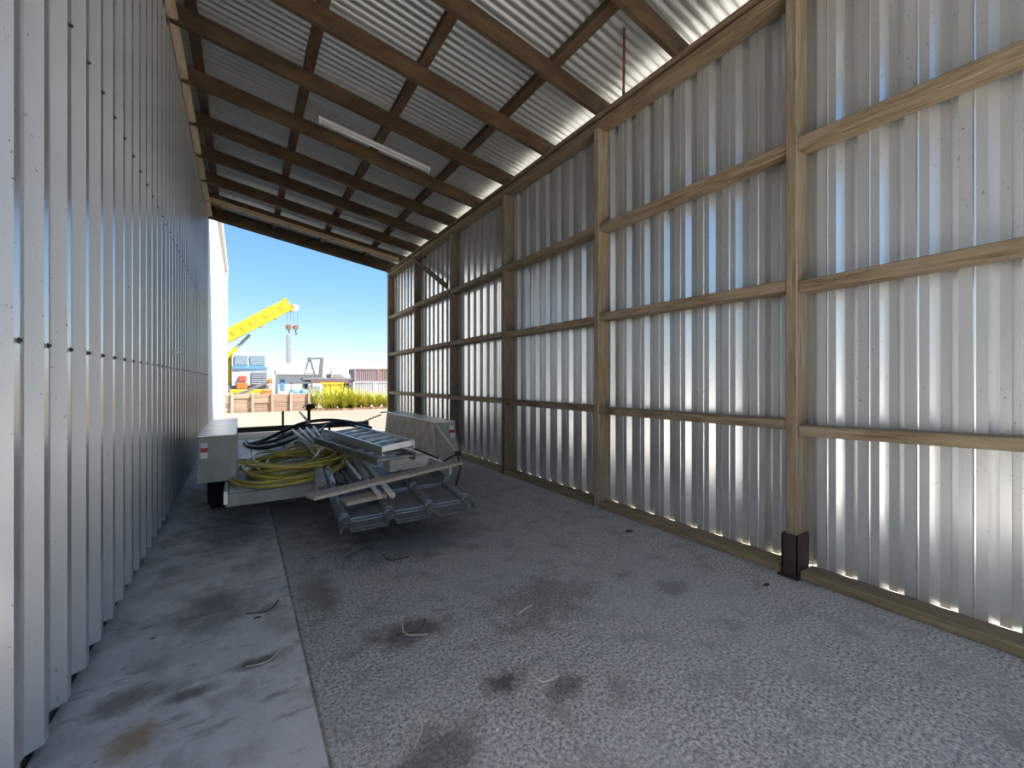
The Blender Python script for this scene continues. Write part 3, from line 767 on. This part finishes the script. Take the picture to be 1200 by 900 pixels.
# pole and boom barrier
solid('pole', MB().tube([(1.295, 23, -.03), (1.295, 23, 2.06)], .03, 8), M['white'], 'thin white pole behind the sleeper wall', 'pole', None, (1.295, 23, 0))
bl = root('boom_arm', (1.2, 24, -.03), 'grey slanting steel arm on a small orange base behind the sleeper wall', 'barrier')
part('arm', MB().beam((-.75, 24, .40), (1.27, 24, 1.40), .10, .13, .01), M['grey_s'], bl)
part('base', MB().box(.85, 1.30, 23.7, 24.3, -.03, .95, .03), M['orange'], bl)
part('arm_tip', MB().box(1.12, 1.36, 23.9, 24.1, 1.28, 1.50, .03), M['orange'], bl)
# mobile crane
CY = 36
cr = root('mobile_crane', (.3, CY+2, -.03), 'white and blue mobile crane with a raised yellow telescopic boom', 'crane')
part('chassis', MB().box(-.9, 1.75, CY+.1, CY+8, .55, 1.05, .03), M['grey_s'], cr)
cab = part('cab', MB().prism([(-.54, CY, 1.05), (1.632, CY, 1.05), (1.632, CY, 2.36), (1.60, CY+.1, 3.42), (-.50, CY+.1, 3.40), (-.54, CY, 2.36)], (0, 2.2, 0)), M['truck_w'], cr)
for x0, x1 in ((-.40, .42), (.55, 1.52)): part('windscreen', MB().box(x0, x1, CY-.03, CY+.06, 2.52, 3.26, .02), M['glass'], cab)
part('blue_band', MB().box(-.56, 1.65, CY-.05, CY+.02, 2.24, 2.46, .01), M['truck_b'], cab)
for k in range(6): part('grille_bar', MB().box(.62, 1.60, CY-.07, CY+.02, 1.12+k*.155, 1.21+k*.155, .01), M['lgrey'], cab)
part('radiator', MB().box(.60, 1.62, CY-.015, CY+.02, 1.07, 2.05), M['grey_s'], cab)
part('red_lamp_box', MB().box(-.16, .34, CY-.18, CY, 1.35, 1.75, .03), M['redp'], cab)
part('orange_box', MB().box(-.28, .40, CY-.15, CY, .80, 1.25, .03), M['orange'], cab)
part('bumper', MB().box(-.7, 1.7, CY-.25, CY, .45, .75, .03), M['yellow_d'], cr)
for x in (-.62, 1.40):
    for y in (CY+.9, CY+2.6, CY+5.6): part('wheel', MB().lathe((x, y, .47), (1, 0, 0), [(.25, 0), (.5, 0), (.5, .35), (.25, .35)], 18), M['tyre'], cr)
part('superstructure', MB().box(-2.2, -.6, CY+.6, CY+3.0, 1.05, 3.2, .05), M['yellow'], cr)
def boom(a, b, h0, h1, w, m, nm):
    a, b = Vector(a), Vector(b); d = (b-a).normalized(); u = Vector((0, 1, 0)).cross(d)*-1; u = u if u.z > 0 else -u
    part(nm, MB().prism([a-u*h0/2, b-u*h1/2, b+u*h1/2, a+u*h0/2], (0, w, 0)), m, cr)
BA, BB = Vector((-2.6, CY, 3.42)), Vector((3.02, CY, 7.25))
bp = lambda t: BA.lerp(BB, t)
boom(bp(0), bp(.62), .80, .88, .9, M['yellow'], 'boom_base')
boom(bp(.62), bp(.66), 1.0, 1.0, .94, M['yellow_d'], 'boom_collar')
boom(bp(.66), bp(.80), 0.90, .90, .8, M['yellow'], 'boom_section')
boom(bp(.80), bp(.825), 1.0, 1.0, .84, M['yellow_d'], 'boom_collar')
boom(bp(.825), bp(.985), .88, .88, .7, M['yellow'], 'boom_section')
boom(bp(.985), bp(1.02), 1.08, 1.02, .74, M['yellow_d'], 'boom_collar')
for k, t in enumerate((.36, .46, .56, .72, .90)):
    boom(bp(t)+Vector((0, -.02, 0)), bp(t+.04)+Vector((0, -.02, 0)), .36, .36, .03, M['yellow_d'], 'boom_plate')
mb = MB().beam((3.0, CY+.35, 7.30), (3.45, CY+.35, 7.10), .5, .22, .02)
hd = part('boom_head', mb, M['orange'], cr)
part('sheave', MB().lathe((3.52, CY+.2, 7.08), (0, 1, 0), [(.10, 0), (.26, .02), (.26, .28), (.10, .3)], 16), M['white'], hd)
part('luff_cylinder', MB().tube([(-1.3, CY+.45, 2.55), (-.25, CY+.45, 3.80)], .16, 10), M['yellow'], cr)
part('luff_rod', MB().tube([(-.25, CY+.45, 3.80), (.55, CY+.45, 4.80)], .11, 10), M['lgrey'], cr)
mb = MB()
for x, z in ((2.98, 5.75), (3.22, 5.75), (3.46, 5.75), (3.70, 5.75)): mb.tube([(x, CY+.3, 7.05), (x+(-.02 if x > 3 else .03), CY+.3, z)], .013, 5)
part('hoist_rope', mb, M['grey_s'], cr)
for x, s_ in ((3.10, 1.0), (3.58, .85)):
    hb = part('hook_block', MB().lathe((x, CY+.2, 5.55), (0, 1, 0), [(.10, 0), (.25*s_, .02), (.25*s_, .2), (.10, .22)], 14), M['orange'], cr)
    part('hook', MB().tube(smooth_path([(x, CY+.3, 5.34), (x, CY+.3, 5.18), (x+.09, CY+.3, 5.08), (x, CY+.3, 5.0), (x-.08, CY+.3, 5.06)], 5), .045, 6), M['grey_s'], hb)
    part('cheek_plate', MB().prism([(x-.14, CY+.17, 5.72), (x+.14, CY+.17, 5.72), (x+.10, CY+.17, 5.32), (x-.10, CY+.17, 5.32)], (0, .03, 0)), M['grey_s'], hb)
solid('hanging_beam', MB().box(2.93, 3.26, CY+.2, CY+.45, 2.80, 5.02, .03), M['lgrey'], 'grey steel beam hanging upright from the crane hook', 'beam', None, (3.1, CY+.3, 2.8))
# white shed
sh = root('white_shed', (4.4, 46, -.03), 'low white flat roofed shed behind the yard, right of the crane', 'building')
part('wall', MB().box(2.95, 6.4, 45, 49, -.03, 1.95), M['shed_w'], sh)
part('roof', MB().prism([(2.75, 44.7, 1.93), (2.75, 44.7, 2.35), (2.75, 49.3, 2.55), (2.75, 49.3, 2.13)], (3.85, 0, 0)), M['shed_r'], sh)
part('fascia', MB().box(2.74, 6.62, 44.64, 44.70, 2.02, 2.36), M['white'], sh)
part('door', MB().box(5.0, 5.7, 44.95, 45, -.03, 1.7), M['lgrey'], sh)
part('window', MB().box(3.1, 3.5, 44.95, 45, .5, 1.5), M['truck_b'], sh)
# A frame
AY = 40
af = root('gantry', (5.2, AY, -.03), 'dark grey steel frame with raking legs standing on a truck deck', 'frame')
mb = MB().beam((4.98, AY, 3.30), (6.10, AY, 3.38), .16, .16).box(4.86, 5.10, AY-.12, AY+.12, 3.18, 3.45, .02)
part('top_beam', mb, M['grey_s'], af)
part('leg', MB().beam((5.98, AY, 3.40), (5.76, AY, 1.66), .17, .17, .01), M['grey_s'], af)
part('leg', MB().beam((6.10, AY+.3, 3.40), (5.98, AY+.3, 1.66), .17, .17, .01), M['grey_s'], af)
part('leg', MB().beam((5.03, AY, 3.30), (5.52, AY, 1.66), .15, .15, .01), M['grey_s'], af)
part('leg', MB().beam((4.98, AY+.2, 3.25), (4.55, AY+.2, 1.66), .08, .08, .01), M['grey_s'], af)
part('cross_bar', MB().beam((4.66, AY+.2, 2.05), (5.36, AY+.1, 2.05), .07, .07), M['grey_s'], af)
part('foot_plate', MB().box(4.45, 6.2, AY-.25, AY+.55, 1.62, 1.67), M['grey_s'], af)
# flat deck truck under the frame
td = root('deck_truck', (6.6, 39.7, -.03), 'long low truck deck with a red brown side rail behind the flax', 'truck')
part('deck', MB().box(4.4, 8.4, 39.3, 41.2, 1.42, 1.62, .02), M['grey_s'], td)
part('side_rail', MB().box(5.0, 8.1, 39.22, 39.30, 1.10, 1.40, .02), M['rail_red'], td)
part('headboard', MB().box(6.55, 7.6, 39.4, 41.2, 1.62, 2.0, .04), M['cont_m'], td)
part('post', MB().box(6.62, 6.72, 39.3, 39.4, 1.62, 2.5, .01), M['lgrey'], td)
part('dome', MB().lathe((8.0, 40, 1.62), (0, 0, 1), [(.42, 0), (.40, .2), (.28, .42), (.10, .52)], 16), M['white'], td, None, True)
part('chassis', MB().box(4.6, 8.2, 39.6, 40.9, .75, 1.42), M['black'], td)
for x in (5.0, 5.9, 7.3, 8.0): part('wheel', MB().lathe((x, 39.35, .45), (0, 1, 0), [(.22, 0), (.48, 0), (.48, .3), (.22, .3)], 18), M['tyre'], td)
# blue grey machine
tk = root('tank_trailer', (3.3, 30, -.03), 'blue grey wheeled tank standing in front of the white shed', 'trailer')
for x in (2.95, 3.52): part('tank', MB().lathe((x, 30, .55), (0, 1, 0), [(.15, 0), (.27, .03), (.27, 1.6), (.15, 1.63)], 16), M['truck_b'], tk, None, True)
part('hoop', MB().box(2.66, 2.72, 29.95, 30.05, -.03, 1.25).box(3.84, 3.95, 29.9, 30.05, -.03, 1.38).box(2.66, 3.95, 29.95, 30.05, 1.20, 1.32), M['grey_s'], tk)
part('frame', MB().box(2.66, 3.95, 29.97, 31.6, .18, .28), M['grey_s'], tk)
for x in (2.74, 3.72): part('wheel', MB().lathe((x, 30.6, .27), (1, 0, 0), [(.12, 0), (.3, 0), (.3, .14), (.12, .14)], 16), M['tyre'], tk)
# white van beside it and a yellow bin
vn = root('small_white_cabin', (4.6, 33, -.03), 'small white cabin with one window, left of the yellow bin', 'cabin')
part('body', MB().box(4.2, 5.0, 33, 34.5, -.03, 1.15, .05), M['shed_w'], vn)
part('window', MB().box(4.33, 4.83, 32.96, 33.0, .58, .98, .01), M['glass'], vn)
yb_ = root('yellow_bin', (6.5, 37, -.03), 'bright yellow open bin with ribs standing behind the flax', 'bin')
part('bin_body', MB().prism([(5.75, 37, -.03), (7.1, 37, -.03), (7.2, 37, 1.18), (5.65, 37, 1.18)], (0, 1.4, 0)), M['yellow'], yb_)
for k in range(4): part('rib', MB().box(5.85+k*.40, 5.93+k*.40, 36.93, 37.0, .05, 1.15), M['yellow_d'], yb_)
part('rim', MB().box(5.62, 7.23, 36.94, 37.0, 1.10, 1.22).box(5.62, 7.23, 38.4, 38.46, 1.10, 1.22), M['yellow'], yb_)
# containers
def container(name, x0, x1, z0, z1, y, m, label):
    c = root(name, ((x0+x1)/2, y+1.2, z0), label, 'container', 'containers stacked at the far side of the yard')
    mb = MB(); n = int((x1-x0)/.14)
    poly = []
    for i in range(n):
        a = x0+.06+(x1-x0-.12)*i/n; b = (x1-x0-.12)/n
        poly += [(a, y+.06), (a+b*.3, y+.06), (a+b*.5, y+.02), (a+b*.8, y+.02)]
    poly += [(x1-.06, y+.06), (x1-.06, y+2.3), (x0+.06, y+2.3)]
    mb.prism([(p[0], p[1], z0+.08) for p in poly], (0, 0, z1-z0-.16))
    part('side_wall', mb, M[m], c)
    for yy in (y, y+2.3):
        for x in (x0, x1-.12): part('corner_post', MB().box(x, x+.12, yy, yy+.1, z0, z1), M[m], c)
        for z in (z0, z1-.1): part('rail', MB().box(x0+.12, x1-.12, yy, yy+.1, z, z+.1), M[m], c)
    part('top', MB().box(x0+.05, x1-.05, y+.05, y+2.35, z1-.09, z1-.05), M[m], c)
container('container', 9.20, 11.55, 1.30, 2.58, 42, 'cont_m', 'mauve shipping container on the upper left of the stack')
container('container', 11.58, 13.9, 1.30, 2.60, 42, 'cont_b', 'brown shipping container on the upper right of the stack, beside the shed post')
container('container', 9.10, 11.1, -.03, 1.28, 42, 'cont_w', 'white shipping container at the lower left, under the mauve one')
container('container', 11.15, 13.9, -.03, 1.28, 42, 'cont_w', 'white shipping container at the lower right, under the brown one')
